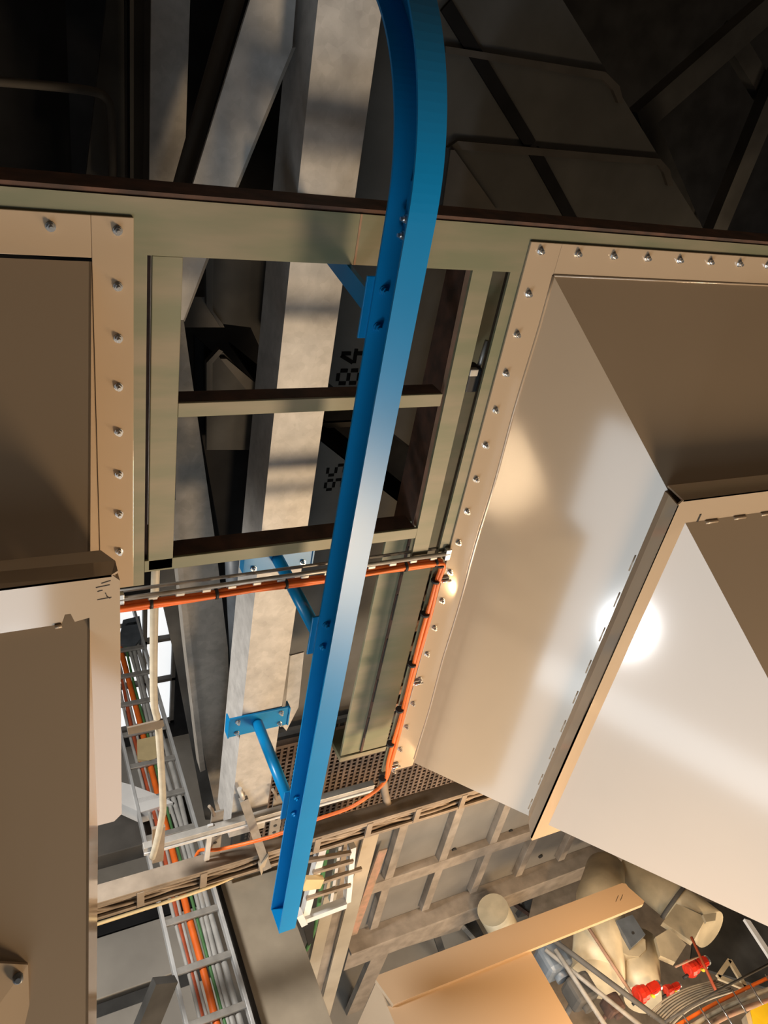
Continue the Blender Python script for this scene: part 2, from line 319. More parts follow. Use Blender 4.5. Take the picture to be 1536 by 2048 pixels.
obj('side_wall', prism(nb(), [V((2.42, 1.66, ZD - 0.03)), V((2.42, 0.9, ZD - 0.03)), V((2.46, 0.9, ZD - 0.5)), V((2.46, 1.66, ZD - 0.5))], (-0.006, 0, 0)), 'cream', h3)
for k in (0, 1):
    obj('pencil_mark', bar(nb(), atz(1231 + 9 * k, 1804 - 2 * k, ZD + 0.0006), atz(1236 + 9 * k, 1792 - 2 * k, ZD + 0.0006), 0.0025, 0.001, (0, 0, 1)), 'ink', h3)

# ------------------------------------------------------------------ blue rail and its brackets
rail = thing('rail', 'long bright blue steel channel rail curving away at one end', 'rail', (0.965, 1.76, -3.48))
prof = [(0.927, 0.62), (1.003, 0.62), (1.003, 0.50), (0.927, 0.50), (0.927, 0.507), (0.996, 0.507), (0.996, 0.613), (0.927, 0.613)]
YC, ZC = 2.32, -0.40
stations = [('s', -3.48), ('s', -2.4), ('s', -1.4), ('s', ZC)] + [('a', math.radians(2 * k)) for k in range(1, 41)]
bm = nb(); rows = []
for kind, t in stations:
    rows.append([bm.verts.new((x, YC - rr, t) if kind == 's' else (x, YC - rr * math.cos(t), ZC + rr * math.sin(t))) for x, rr in prof])
for a, c in zip(rows, rows[1:]):
    for k in range(8):
        f = bm.faces.new((a[k], a[(k + 1) % 8], c[(k + 1) % 8], c[k]))
for row in (rows[0], rows[-1]):
    for q in ((0, 1, 6, 7), (1, 2, 5, 6), (2, 3, 4, 5)): bm.faces.new([row[i] for i in q])
obj('channel', bm, 'blue', rail)
obj('end_plate', box(nb(), 0.928, 0.996, 1.7072, 1.8128, -3.479, -3.473), 'blue', rail)
jp = obj('splice_plate', box(nb(), 0.972, 0.995, 1.768, 1.808, -0.475, -0.325, 0.003), 'blue', rail)
for zz in (-0.415, -0.455): bolt((0.972, 1.788, zz), jp, BOLT, (0, 0, -math.pi / 2))
bolt((0.99, 1.755, -0.385), rail, BOLT, (0, 0, -math.pi / 2))
def bracket(z, label, flat=False):
    zp = z + 0.11 if flat else z
    t = thing('rail_bracket', label, 'bracket', (0.937, 2.05, z), 'blue brackets holding the rail')
    wp = obj('wall_plate', box(nb(), 0.805, 1.085, 2.268, 2.279, zp - 0.058, zp + 0.058, 0.003), 'blue', t)
    for dx in (0.845, 1.045):
        for dz in (-0.035, 0.035): bolt((dx, 2.268, zp + dz), wp)
    for xx in (0.803, 1.081): obj('clamp_strap', box(nb(), xx, xx + 0.006, 2.262, 2.31, zp - 0.055, zp + 0.055), 'blue', wp)
    if flat: obj('arm', prism(nb(), [(0.930, 1.828, z - 0.03), (0.930, 1.828, z + 0.03), (0.930, 2.268, z + 0.09), (0.930, 2.268, z + 0.03)], (0.014, 0, 0)), 'blue', t)
    else: obj('arm', tube(nb(), [(0.937, 2.268, z), (0.937, 1.826, z)], 0.024, 14), 'blue', t)
    ep = obj('rail_plate', box(nb(), 0.905, 1.0, 1.8205, 1.828, z - 0.085, z + 0.085, 0.002), 'blue', t)
    for dz in (-0.05, 0.05): bolt((0.955, 1.812, z + dz), ep, BOLT_BLUE)
bracket(-0.655, 'flat blue bracket arm between olive top beam and the curved rail', True)
bracket(-1.815, 'blue round-armed bracket crossing the orange cables between column and rail')
bracket(-2.735, 'blue round-armed bracket with bolted T-plate on the dusty column end')

# ------------------------------------------------------------------ galvanised column and bracing behind
col = thing('column', 'broad galvanised channel column with mottled zinc behind the blue rail', 'column', (0.96, 2.39, -3.55))
obj('web', box(nb(), 0.866, 1.05, 2.28, 2.29, -3.56, 1.55), 'galv', col)
obj('channel_flange', box(nb(), 0.866, 0.876, 2.29, 2.50, -3.56, 1.55), 'galv', col)
obj('channel_flange', box(nb(), 1.04, 1.05, 2.29, 2.50, -3.56, 1.55), 'galv', col)
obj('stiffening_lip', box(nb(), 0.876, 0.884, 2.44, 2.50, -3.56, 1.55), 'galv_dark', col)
def brace(name, a, c, wd, dp, m, label, cat='brace', up=(0, -1, 0)):
    bm = nb(); bar(bm, a, c, wd, dp, up); return tag(obj(name, bm, m), label, cat)
G2 = thing('brace', 'dusty galvanised channel brace leaning towards the foot of the broad column', 'brace', (0.75, 2.65, -2.3))
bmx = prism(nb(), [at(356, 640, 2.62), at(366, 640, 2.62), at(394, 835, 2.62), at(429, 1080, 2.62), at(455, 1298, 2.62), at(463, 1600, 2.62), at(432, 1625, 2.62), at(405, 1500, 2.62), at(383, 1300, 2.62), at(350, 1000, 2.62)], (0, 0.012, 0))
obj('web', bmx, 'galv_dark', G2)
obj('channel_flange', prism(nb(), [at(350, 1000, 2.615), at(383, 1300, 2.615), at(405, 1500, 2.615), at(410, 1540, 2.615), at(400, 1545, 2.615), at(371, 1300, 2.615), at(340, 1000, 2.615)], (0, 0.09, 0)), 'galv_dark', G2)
D1 = thing('brace', 'pale galvanised diagonal brace with a cut-off corner beside the steel pipe', 'brace', (0.75, 2.65, -0.5))
a0, a1, b0, b1 = at(505, -20, 2.40), at(592, -20, 2.40), at(330, 545, 2.40), at(412, 515, 2.40)
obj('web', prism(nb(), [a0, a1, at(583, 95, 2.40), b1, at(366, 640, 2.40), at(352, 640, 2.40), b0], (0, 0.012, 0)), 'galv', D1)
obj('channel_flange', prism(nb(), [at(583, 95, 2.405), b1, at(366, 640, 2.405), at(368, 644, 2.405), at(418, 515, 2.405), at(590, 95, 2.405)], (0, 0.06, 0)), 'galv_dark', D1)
tag(obj('steel_pipe', tube(nb(), [at(480, -40, 2.55), at(353, 400, 2.55), at(335, 470, 2.55)], 0.026, 14), 'mid'), 'dull round steel pipe running along the diagonal galvanised brace', 'pipe')
cp = thing('column', 'stained galvanised post in the dark beside the diagonal steel pipe', 'column', (0.57, 2.75, -0.3))
obj('face', box(nb(), 0.525, 0.635, 2.70, 2.71, -1.9, 1.5), 'galv', cp); obj('channel_flange', box(nb(), 0.525, 0.535, 2.71, 2.80, -1.9, 1.5), 'mid', cp)
dp = thing('column', 'dark grooved steel post beside the stained galvanised post', 'column', (0.5, 3.0, -0.3))
obj('face', box(nb(), 0.50, 0.60, 3.0, 3.02, -2.2, 1.5), 'darker', dp); obj('rib', box(nb(), 0.515, 0.527, 2.985, 3.0, -2.2, 1.5), 'dark', dp); obj('rib', box(nb(), 0.575, 0.585, 2.985, 3.0, -2.2, 1.5), 'dark', dp)
obj('side_plate', prism(nb(), [at(212, 0, 3), at(250, 0, 3), at(250, 400, 3), at(165, 400, 3)], (0, 0.02, 0)), 'dark', dp)
tag(obj('handrail', tube(nb(), smooth_path([at(-60, 158, 2.9), at(100, 172, 2.9), at(185, 183, 2.9), at(212, 198, 2.9), at(220, 225, 2.9), at(224, 300, 2.9), at(224, 400, 2.9)], 5), 0.014, 10), 'mid'), 'bent dark steel handrail in the gloom behind the brown hopper', 'handrail')
tag(obj('partition', box(nb(), -2.0, 0.36, 3.3, 3.33, -1.2, 1.5), 'darker'), 'dark steel partition sheet behind the bent handrail', 'panel')
# numbered dark bins behind the frame
YB = 2.9
B84 = thing('bin', 'dark grey sloping bin stencilled 84 with two welded stiffening ribs', 'bin', (1.9, 3.1, -0.9), 'dark numbered bins')
top_l = [(1.06, 0.75), (1.15, 0.75)]
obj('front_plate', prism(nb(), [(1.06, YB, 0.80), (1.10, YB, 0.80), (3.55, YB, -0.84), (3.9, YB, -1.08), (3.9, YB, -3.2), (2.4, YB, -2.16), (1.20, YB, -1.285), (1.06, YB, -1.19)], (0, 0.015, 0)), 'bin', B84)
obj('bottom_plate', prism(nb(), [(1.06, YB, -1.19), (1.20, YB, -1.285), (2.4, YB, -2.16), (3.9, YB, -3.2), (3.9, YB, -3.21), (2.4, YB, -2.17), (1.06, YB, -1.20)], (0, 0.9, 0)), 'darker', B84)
obj('rib', prism(nb(), [at(890, 92, 2.88), at(1210, 144, 2.88), at(1238, 172, 2.88), at(1247, 207, 2.88), at(1236, 207, 2.88), at(1225, 180, 2.88), at(1205, 160, 2.88), at(890, 106, 2.88)], (0, 0.03, 0)), 'mid', B84)
obj('rib', prism(nb(), [at(895, 296, 2.88), at(915, 282, 2.88), at(1320, 318, 2.88), at(1339, 340, 2.88), at(1346, 372, 2.88), at(1335, 372, 2.88), at(1326, 345, 2.88), at(1316, 331, 2.88), at(905, 298, 2.88)], (0, 0.03, 0)), 'mid', B84)
obj('seam_strip', bar(nb(), at(890, 10, 2.893), at(1060, 290, 2.893), 0.05, 0.012), 'darker', B84)
obj('seam_strip', bar(nb(), at(1066, 302, 2.893), at(1150, 455, 2.893), 0.05, 0.012), 'darker', B84)
obj('corner_gusset', prism(nb(), [at(900, 300, 2.85), at(908, 300, 2.85), at(1010, 445, 2.85), at(880, 445, 2.85)], (0, 0.01, 0)), 'mid', B84)
B95 = thing('bin', 'dark grey bin stencilled 95 with a black sloping slot along its edge', 'bin', (1.6, 3.1, -2.6), 'dark numbered bins')
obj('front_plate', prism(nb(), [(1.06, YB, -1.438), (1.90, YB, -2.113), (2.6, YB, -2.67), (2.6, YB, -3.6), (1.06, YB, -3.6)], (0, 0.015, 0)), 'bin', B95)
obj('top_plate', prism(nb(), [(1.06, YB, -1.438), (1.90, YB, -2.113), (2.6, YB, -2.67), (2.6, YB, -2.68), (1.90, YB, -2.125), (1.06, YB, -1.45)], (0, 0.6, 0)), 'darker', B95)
obj('inner_ledge', box(nb(), 1.2, 2.4, 3.3, 3.32, -1.83, -1.80), 'dark', B95)
def stencil(digits, origin, hgt, parent):
    # strokes in a digit cell 0.6 wide and 1 high; writing runs along +Z, digit tops point to -X
    segs = {'a': ((.12, 1), (.48, 1)), 'b': ((.6, .92), (.6, .58)), 'c': ((.6, .42), (.6, .08)), 'd': ((.12, 0), (.48, 0)), 'e': ((0, .08), (0, .42)), 'f': ((0, .58), (0, .92)), 'g': ((.12, .5), (.48, .5))}
    use = {'8': 'abcdefg', '9': 'abcdfg', '5': 'acdfg'}
    for i, ch in enumerate(digits):
        strokes = [segs[s] for s in use[ch]] if ch in use else [((.45, 0), (.45, .42)), ((.45, .55), (.45, 1)), ((0, .33), (.36, .33)), ((.02, .4), (.36, 1)), ((.52, .33), (.66, .33))]
        for (p, q) in strokes:
            f = lambda s: V((origin.x - s[1] * hgt, YB - 0.0015, origin.z + (s[0] + i * 0.95) * hgt))
            obj('stencil_stroke', bar(nb(), f(p), f(q), hgt * 0.17, 0.002), 'stencil', parent)
stencil('84', at(714, 766, YB), 0.10, B84)
stencil('95', at(681, 977, YB), 0.085, B95)
LB = thing('bin', 'dark steel bin between the left green post and galvanised column', 'bin', (0.85, 3.2, -1.0))
obj('front_plate', prism(nb(), [at(424, 500, 3), at(540, 500, 3), at(530, 690, 3), at(516, 690, 3), at(500, 655, 3), at(445, 648, 3), at(424, 622, 3)], (0, 0.02, 0)), 'dark', LB)
obj('edge_angle', prism(nb(), [at(410, 500, 2.98), at(426, 500, 2.98), at(425, 622, 2.98), at(446, 650, 2.98), at(440, 655, 2.98), at(412, 610, 2.98)], (0, 0.03, 0)), 'mid', LB)
obj('pale_plate', prism(nb(), [at(374, 594, 3.05), at(415, 594, 3.05), at(448, 655, 3.05), at(365, 655, 3.05)], (0, 0.01, 0)), 'mid', LB)
LB2 = thing('bin', 'brown dusty bin with a chamfered rim behind the crossbar', 'bin', (0.85, 3.1, -1.7))
obj('front_plate', prism(nb(), [at(412, 725, 3.02), at(430, 705, 3.02), at(445, 705, 3.02), at(530, 790, 3.02), at(530, 860, 3.02), at(560, 900, 3.02), at(560, 980, 3.02), at(500, 900, 3.02), at(412, 900, 3.02)], (0, 0.02, 0)), 'dark', LB2)
obj('rim', prism(nb(), [at(412, 726, 3.0), at(437, 699, 3.0), at(445, 703, 3.0), at(424, 727, 3.0), at(424, 800, 3.0), at(412, 800, 3.0)], (0, 0.03, 0)), 'mid', LB2)
obj('rim', prism(nb(), [at(440, 718, 3.0), at(452, 718, 3.0), at(520, 775, 3.0), at(520, 792, 3.0), at(500, 790, 3.0)], (0, 0.03, 0)), 'mid', LB2)
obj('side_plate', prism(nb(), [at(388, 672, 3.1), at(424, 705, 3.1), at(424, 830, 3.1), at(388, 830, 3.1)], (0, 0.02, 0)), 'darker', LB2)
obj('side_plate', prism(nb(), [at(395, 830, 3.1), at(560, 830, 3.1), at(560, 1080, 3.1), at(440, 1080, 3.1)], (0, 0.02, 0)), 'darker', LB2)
tag(obj('backing_plate', prism(nb(), [at(300, 1100, 3.4), at(395, 1100, 3.4), at(450, 1300, 3.4), at(470, 1640, 3.4), at(410, 1640, 3.4), at(345, 1300, 3.4)], (0, 0.02, 0)), 'dark'), 'dark brown steel sheet between pale hose and dusty brace', 'plate')
tag(obj('column_sleeve', tube(nb(), [at(470, 1090, 3.2), at(480, 1330, 3.2)], 0.06, 16), 'bluegrey'), 'dark blue-grey pipe glimpsed between brace and galvanised column', 'pipe')
# dark bracing far right
for k, (a, c, wd, lb) in enumerate([((1560, -10), (1270, 245), 0.13, 'dim diagonal steel brace crossing the dark void beside the ribbed bin'), ((1560, 140), (1420, 480), 0.12, 'steep dim steel brace meeting the olive beam'), ((1450, 60), (1545, 215), 0.10, 'short dim steel strut joining two diagonal braces'), ((1280, 230), (1390, 480), 0.10, 'dim steel strut along the edge of the ribbed bin')]):
    brace('brace', at(*a, 3.5 + 0.1 * k), at(*c, 3.5 + 0.1 * k), wd, 0.08, 'dark', lb)
ab = thing('angle_bracket', 'short pale galvanised angle fixed to the side of the broad column', 'bracket', (1.14, 2.4, -2.7))
obj('leg', prism(nb(), [at(580, 1312, 2.4), at(607, 1305, 2.4), at(596, 1415, 2.4), at(572, 1462, 2.4), at(566, 1455, 2.4)], (0, 0.008, 0)), 'galv', ab)
obj('leg', prism(nb(), [at(580, 1312, 2.4), at(566, 1455, 2.4), at(560, 1452, 2.4), at(573, 1308, 2.4)], (0, 0.06, 0)), 'galv_dark', ab)

# ------------------------------------------------------------------ wire tray with orange cables across the opening
wt = thing('wire_tray', 'thin grey wire tray carrying orange cables across the opening', 'cable tray', (0.9, 1.985, -1.676))
obj('rod', tube(nb(), [(0.30, 1.985, -1.672), (1.518, 1.985, -1.672)], 0.008, 8), 'zinc_dull', wt)
obj('rod', tube(nb(), [(0.30, 2.02, -1.668), (1.518, 2.02, -1.668)], 0.006, 8), 'zinc_dull', wt)
tooth = obj('tooth', box(nb(), 0.395, 0.425, 1.978, 1.990, -1.690, -1.676, 0.003), 'zinc_dull', wt)
for k in range(1, 13): inst(tooth, tooth.matrix_basis.translation + V((0.0865 * k, 0, 0)) + wt.location, wt)
for xx in (0.31, 1.51): obj('end_clip', box(nb(), xx - 0.012, xx + 0.012, 1.978, 1.998, -1.70, -1.65, 0.002), 'zinc', wt)
for k, (dy, dz) in enumerate([(0, 0), (0.012, 0.006), (0.006, -0.009)]):
    hor = [(0.24 + 0.16 * i, 1.975 + dy, -1.704 + dz + 0.0035 * math.sin(i * 2 + k)) for i in range(8)] + [(1.46, 1.972 + dy, -1.703 + dz), (1.497 - 0.004 * k, 1.972 + dy, -1.718 + dz)]
    dn = [(1.492 + 0.003 * math.sin(i * 1.3 + k) + dz, 1.972 + dy, -1.80 - 0.15 * i) for i in range(8)] + [(1.489, 1.975, -2.985), (1.443, 2.0, -3.10), (1.35, 2.02, -3.19), (1.20, 2.06, -3.27), (1.02, 2.12, -3.40), (0.80, 2.22, -3.54), (0.74, 2.32, -3.66), (0.72, 2.34, -3.74)]
    o = tag(obj('cable', tube(nb(), smooth_path(hor + dn, 4), 0.0085, 8), 'orange'), 'orange cable tied along wire tray and cream flange', 'cable', 'orange cables on the wire tray')
tw = thing('cable_tie', 'black cable tie round the orange bundle', 'cable tie', (0.362, 1.98, -1.703), 'black cable ties on orange cables')
def tie(loc, axis, first=None):
    bm = nb(); a = V(axis) * 0.005
    tube(bm, [V(loc) - a, V(loc) + a], 0.0185, 12)
    return tag(obj('cable_tie', bm, 'black'), 'black cable tie round the orange cable bundle', 'cable tie', 'black cable ties on orange cables')
TOPS.remove(tw); bpy.data.objects.remove(tw)
for px, py in ((301, 1200), (432, 1183), (571, 1163), (811, 1128), (871, 1119)): p = at(px, py, 1.982); tie((p.x, p.y, -1.704), (1, 0, 0))
for px, py in ((879, 1130), (870, 1162), (849, 1229), (823, 1329), (798, 1420), (780, 1488), (764, 1558)): p = at(px, py, 1.979); tie((p.x, p.y, p.z), (0, 0, 1))
for z in (-1.80, -2.36, -2.90):
    t = thing('flange_clip', 'small zinc clip with a screw gripping the bolted cream flange edge', 'clip', (1.525, 1.985, z), 'zinc clips on the cream flange')
    obj('body', box(nb(), 1.497, 1.545, 1.98, 1.9915, z - 0.012, z + 0.012, 0.002), 'zinc_dull', t); obj('screw', tube(nb(), [(1.51, 1.974, z), (1.55, 1.974, z)], 0.005, 8), 'zinc', t)
# pale flexible conduit
tag(obj('flexible_conduit', tube(nb(), smooth_path([at(311, 1090, 2.15), at(310, 1145, 2.15), at(307, 1250, 2.15), at(307, 1400, 2.15), at(316, 1455, 2.15), at(325, 1600, 2.15), at(322, 1640, 2.15), at(311, 1690, 2.15), at(304, 1715, 2.17)], 6), 0.0145, 12), 'hose'), 'pale flexible conduit hanging between crossbar and dusty cable tray', 'conduit')
hc = thing('conduit_clamp', 'dusty steel strap clamping the pale flexible conduit', 'clamp', (0.44, 2.14, -2.47))
obj('strap', prism(nb(), [at(254, 1457, 2.135), at(325, 1440, 2.135), at(328, 1452, 2.135), at(320, 1458, 2.135), at(256, 1470, 2.135)], (0, 0.008, 0)), 'dust', hc)

# ------------------------------------------------------------------ cable ladder with cables, seen from its rung side
def ladder(name, label, x0, x1, y0, y1, z, m, pitch=0.302, start=0.0):
    t = thing(name, label, 'cable ladder', ((x0 + x1) / 2, y0, z))
    for xx in (x0, x1): obj('side_rail', box(nb(), xx - 0.010, xx + 0.010, y0, y1, z - 0.07, z + 0.005, 0.002), m, t)
    rg = None; yy = y0 + start
    while yy < y1:
        if rg is None: rg = obj('rung', box(nb(), x0 + 0.01, x1 - 0.01, yy - 0.02, yy + 0.02, z - 0.02, z, 0.003), 'zinc_dull', t); base = yy
        else: inst(rg, V((0, yy - base, 0)) + t.location + rg.location, t)
        yy += pitch
    return t
lad = ladder('cable_ladder', 'bright aluminium cable ladder carrying orange and grey cables', 0.645, 0.985, 1.2, 5.6, -4.8, 'alu', 0.302, 0.226)
rs = random.Random(11)
for k, (x, rad, m, lb, z) in enumerate([(0.715, 0.012, 'grey_cable', 'grey cable on the aluminium cable ladder', -4.835), (0.742, 0.016, 'red_cable', 'red-brown cable on the aluminium cable ladder', -4.84), (0.765, 0.011, 'grey_cable', 'grey cable on the aluminium cable ladder', -4.835), (0.80, 0.022, 'orange', 'thick orange cable on the aluminium cable ladder', -4.845), (0.838, 0.010, 'green_cable', 'green cable beside the thick orange cable', -4.835), (0.862, 0.013, 'grey_cable', 'grey cable on the aluminium cable ladder', -4.838), (0.895, 0.018, 'grey_cable', 'grey cable on the aluminium cable ladder', -4.842), (0.935, 0.018, 'grey_cable', 'grey cable on the aluminium cable ladder', -4.842)]):
    pts = [(x + rs.uniform(-0.010, 0.010), 1.2 + 0.5 * i, z) for i in range(9)]
    tag(obj('cable', tube(nb(), smooth_path(pts, 4), rad, 8), m), lb, 'cable', 'cables on the aluminium ladder' if m == 'grey_cable' else None)
# large dusty tray standing on edge in front of the column
tr = thing('cable_tray', 'brown dust-coated cable tray full of dusty cables', 'cable tray', (1.4, 2.24, -3.72))
x0, x1 = -0.6, 3.3
obj('side_rail', box(nb(), x0, x1, 2.20, 2.292, -3.668, -3.655, 0.002), 'dust', tr)
obj('rail_lip', box(nb(), x0, x1, 2.20, 2.212, -3.69, -3.668, 0.002), 'dust', tr)
obj('side_rail', box(nb(), x0, x1, 2.20, 2.292, -3.80, -3.790, 0.002), 'dust', tr)
obj('rail_lip', box(nb(), x0, x1, 2.20, 2.212, -3.79, -3.775, 0.002), 'dust', tr)
rg = obj('rung', box(nb(), 0.405, 0.440, 2.196, 2.212, -3.79, -3.67, 0.002), 'dust', tr)
for k in list(range(-3, 0)) + list(range(1, 9)): inst(rg, V((0.303 * k, 0, 0)) + tr.location + rg.location, tr)
for k in range(8):
    zz = -3.772 + 0.0125 * k
    pts = [(x0 + 0.15 * i, 2.232 + rs.uniform(-0.012, 0.012), zz + rs.uniform(-0.016, 0.016)) for i in range(27)]
    pts = [(p[0], p[1], max(-3.78, min(-3.68, p[2]))) for p in pts]
    tag(obj('cable', tube(nb(), smooth_path(pts, 3), rs.choice((0.006, 0.0075, 0.009)), 7), 'dust_cable'), 'brown dust-coated cable lying in the dusty tray', 'cable', 'dusty cables in the tray')
tag(obj('cable', tube(nb(), smooth_path([(0.15, 2.19, -3.812), (0.4, 2.19, -3.806), (0.6, 2.19, -3.802), (0.78, 2.195, -3.795), (0.95, 2.22, -3.80)], 5), 0.009, 8), 'yellow_cable'), 'cream-yellow cable along the outside edge of the dusty tray', 'cable')
# slim strut rail with perforated hangers
sr2 = thing('strut_rail', 'slim galvanised strut rail with perforated hangers beside the dusty tray', 'rail', (1.0, 2.2, -3.4))
obj('strut', box(nb(), 0.44, 1.62, 2.225, 2.26, -3.415, -3.375, 0.002), 'zinc_dull', sr2)
obj('strut_lip', box(nb(), 0.44, 1.62, 2.218, 2.225, -3.42, -3.405), 'alu', sr2)
for xx in (0.79, 1.10):
    h = obj('hanger', box(nb(), xx - 0.03, xx + 0.03, 2.262, 2.272, -3.66, -3.30, 0.002), 'galv_dark', sr2)
    for k in range(4): obj('hole', tube(nb(), [(xx, 2.2605, -3.43 - 0.055 * k), (xx, 2.264, -3.43 - 0.055 * k)], 0.010, 10), 'black', h)
    obj('hook', tube(nb(), [(xx - 0.02, 2.255, -3.31), (xx - 0.035, 2.25, -3.25), (xx - 0.05, 2.25, -3.22)], 0.008, 8), 'dust', h)
for px0, py0, px1, py1, lab in ((486, 1598, 533, 1735, 'dusty cantilever arm crossing the strut rail and dusty tray'),):
    t = thing('cantilever_arm', lab, 'bracket', (0.93, 2.1, -3.5))
    a, c = at(px0, py0, 2.25), at(px1, py1, 2.16)
    obj('arm', bar(nb(), a, c, 0.042, 0.03), 'galv_dark', t); obj('end_plate', prism(nb(), [at(518, 1735, 2.15), at(537, 1712, 2.15), at(522, 1752, 2.15)], (0, 0.03, 0)), 'beige', t)
    obj('bolt', tube(nb(), [at(478, 1578, 2.25), at(488, 1605, 2.25)], 0.012, 8), 'zinc_dull', t)
for px, py, ln in ((318, 1680, 60), (437, 1710, 60)):
    tag(obj('tray_hanger', prism(nb(), [at(px - 14, py - 20, 2.21), at(px + 12, py - 26, 2.21), at(px + 8, py + 42, 2.19), at(px - 14, py + 48, 2.19)], (0, 0.015, 0)), 'dust') if px < 400 else obj('tray_hanger', bar(nb(), at(420, 1650, 2.25), at(412, 1720, 2.25), 0.025, 0.012), 'alu'), 'broad dusty hanger plate where the pale conduit meets the tray' if px < 400 else 'narrow bright hanger strip between strut rail and dusty tray', 'hanger')

# brown grating hung behind the tray (openings are real)
YG = 2.75; g0, g1, z0, z1 = 1.18, 3.1, -4.5, -3.57
gt = thing('grating', 'rusty brown steel floor grating behind the dusty tray', 'grating', (2.0, YG, -4.0))
obj('frame', box(nb(), g0, g1, YG - 0.01, YG + 0.03, z1, z1 + 0.025), 'grate', gt)
bm = nb(); n = int((g1 - g0) / 0.040)
for k in range(n): box(bm, g0 + 0.040 * k, g0 + 0.040 * k + 0.016, YG, YG + 0.03, z0, z1)
n = int((z1 - z0) / 0.034)
for k in range(n): box(bm, g0, g1, YG + 0.004, YG + 0.026, z0 + 0.034 * k, z0 + 0.034 * k + 0.013)
obj('bars', bm, 'grate', gt)['kind'] = 'stuff'
tag(obj('ceiling_plate', box(nb(), 1.1, 3.4, 2.83, 2.86, -4.9, -3.58), 'dark'), 'dark steel sheet behind the brown grating', 'plate')
tag(obj('conduit_bend', tube(nb(), smooth_path([at(765, 1545, 2.3), at(768, 1580, 2.3), at(775, 1610, 2.28), at(785, 1640, 2.26)], 5), 0.022, 10), 'dust'), 'dusty steel conduit stub curving down to the tray beside the orange cable', 'conduit')

# ------------------------------------------------------------------ upper level: beam, columns, wall panels
bmn = thing('roof_beam', 'broad beige dusty beam running beside the aluminium cable ladder', 'beam', (1.25, 2.0, -4.95))
obj('underside', box(nb(), 1.06, 1.445, 0.9, 2.95, -4.965, -4.95, 0.003), 'beige', bmn)
obj('web', box(nb(), 1.24, 1.26, 0.9, 2.95, -5.4, -4.965), 'mid', bmn)
obj('edge', box(nb(), 1.03, 1.06, 0.9, 2.95, -5.06, -4.955), 'dark', bmn)
YT = 2.45
tc = thing('column', 'tan steel column rising beside the beige beam and white ladder end', 'column', (1.85, YT, -5.5))
obj('column_flange', box(nb(), 1.80, 1.905, YT, YT + 0.015, -7.3, -4.12), 'beige', tc)
obj('web', box(nb(), 1.69, 1.80, YT + 0.03, YT + 0.04, -7.3, -4.12), 'dust', tc)
obj('column_flange', box(nb(), 1.60, 1.69, YT - 0.02, YT + 0.01, -7.3, -4.55), 'beige', tc)
l2 = thing('cable_ladder', 'short white-ended cable ladder stub hanging behind the blue rail end', 'cable ladder', (1.6, 2.35, -4.6))
YL = 2.36
obj('side_rail', bar(nb(), at(643, 1690, YL), at(606, 1838, YL), 0.045, 0.05), 'white', l2)
obj('side_rail', bar(nb(), at(703, 1690, YL), at(693, 1800, YL), 0.035, 0.05), 'white', l2)
obj('side_rail', bar(nb(), at(678, 1690, YL), at(660, 1800, YL), 0.02, 0.03), 'alu', l2)
for (p, q) in (((625, 1745), (705, 1722)), ((618, 1772), (722, 1738)), ((612, 1797), (700, 1770)), ((612, 1722), (700, 1706))):
    obj('rung', bar(nb(), at(*p, YL - 0.03), at(*q, YL - 0.03), 0.026, 0.02), 'dust', l2)
obj('end_bar', bar(nb(), at(604, 1838, YL - 0.02), at(690, 1806, YL - 0.02), 0.05, 0.05), 'white', l2)
obj('end_bracket', bar(nb(), at(596, 1825, YL - 0.04), at(606, 1845, YL - 0.04), 0.04, 0.05), 'white', l2)
obj('junction_lid', prism(nb(), [at(606, 1772, YL - 0.06), at(612, 1760, YL - 0.06), at(648, 1760, YL - 0.06), at(640, 1778, YL - 0.06), at(606, 1783, YL - 0.06)], (0, 0.03, 0)), 'yellow_cable', l2)
tag(obj('cable', tube(nb(), smooth_path([at(655, 1690, 2.42), at(645, 1750, 2.42), at(630, 1850, 2.42), at(612, 1900, 2.42)], 4), 0.014, 8), 'green_cable'), 'green cable inside the white-ended ladder stub', 'cable')
tag(obj('bracket_plate', prism(nb(), [at(605, 1850, 2.4), at(628, 1840, 2.4), at(625, 1885, 2.4), at(616, 1893, 2.4)], (0, 0.02, 0)), 'black'), 'small black plate under the white ladder end', 'plate')
YW = 2.8
wp = struct('wall_panelled', prism(nb(), [(2.16, YW, -4.6), (5.5, YW, -4.6), (5.5, YW, -6.1), (2.16, YW, -6.1)], (0, 0.03, 0)), 'panel')
for zz, hh in ((-5.43, 0.13),): obj('rail', box(nb(), 2.16, 5.5, YW - 0.065, YW, zz - hh / 2, zz + hh / 2, 0.003), 'dust', wp)
for k in range(7):
    xx = 2.33 + 0.467 * k
    obj('mullion', box(nb(), xx - 0.035, xx + 0.035, YW - 0.06, YW, -6.05, -4.7, 0.003), 'dust', wp)
wb = thing('wall_beam', 'dark brown dusty beam along the edge of the panelled wall', 'beam', (3.4, YW, -6.2))
obj('face', box(nb(), 2.1, 5.5, YW - 0.12, YW - 0.10, -6.42, -6.12, 0.003), 'dust', wb)
obj('beam_flange', box(nb(), 2.1, 5.5, YW - 0.16, YW, -6.13, -6.10, 0.003), 'dust', wb)
for k, (px, py) in enumerate(((907, 1700), (1020, 1663), (1080, 1713))):
    p = at(px, py, YW - 0.005); tag(obj('fixing_hole', tube(nb(), [p, p + V((0, -0.008, 0))], 0.022, 10), 'black'), 'small black vent hole in the panelled wall', 'vent', 'vent holes in the panelled wall')
brace('rust_sheet', at(765, 1700, 2.729), at(705, 1870, 2.729), 0.07, 0.01, 'rust_red', 'narrow rust-brown sheet between tan column and panelled wall', 'sheet')
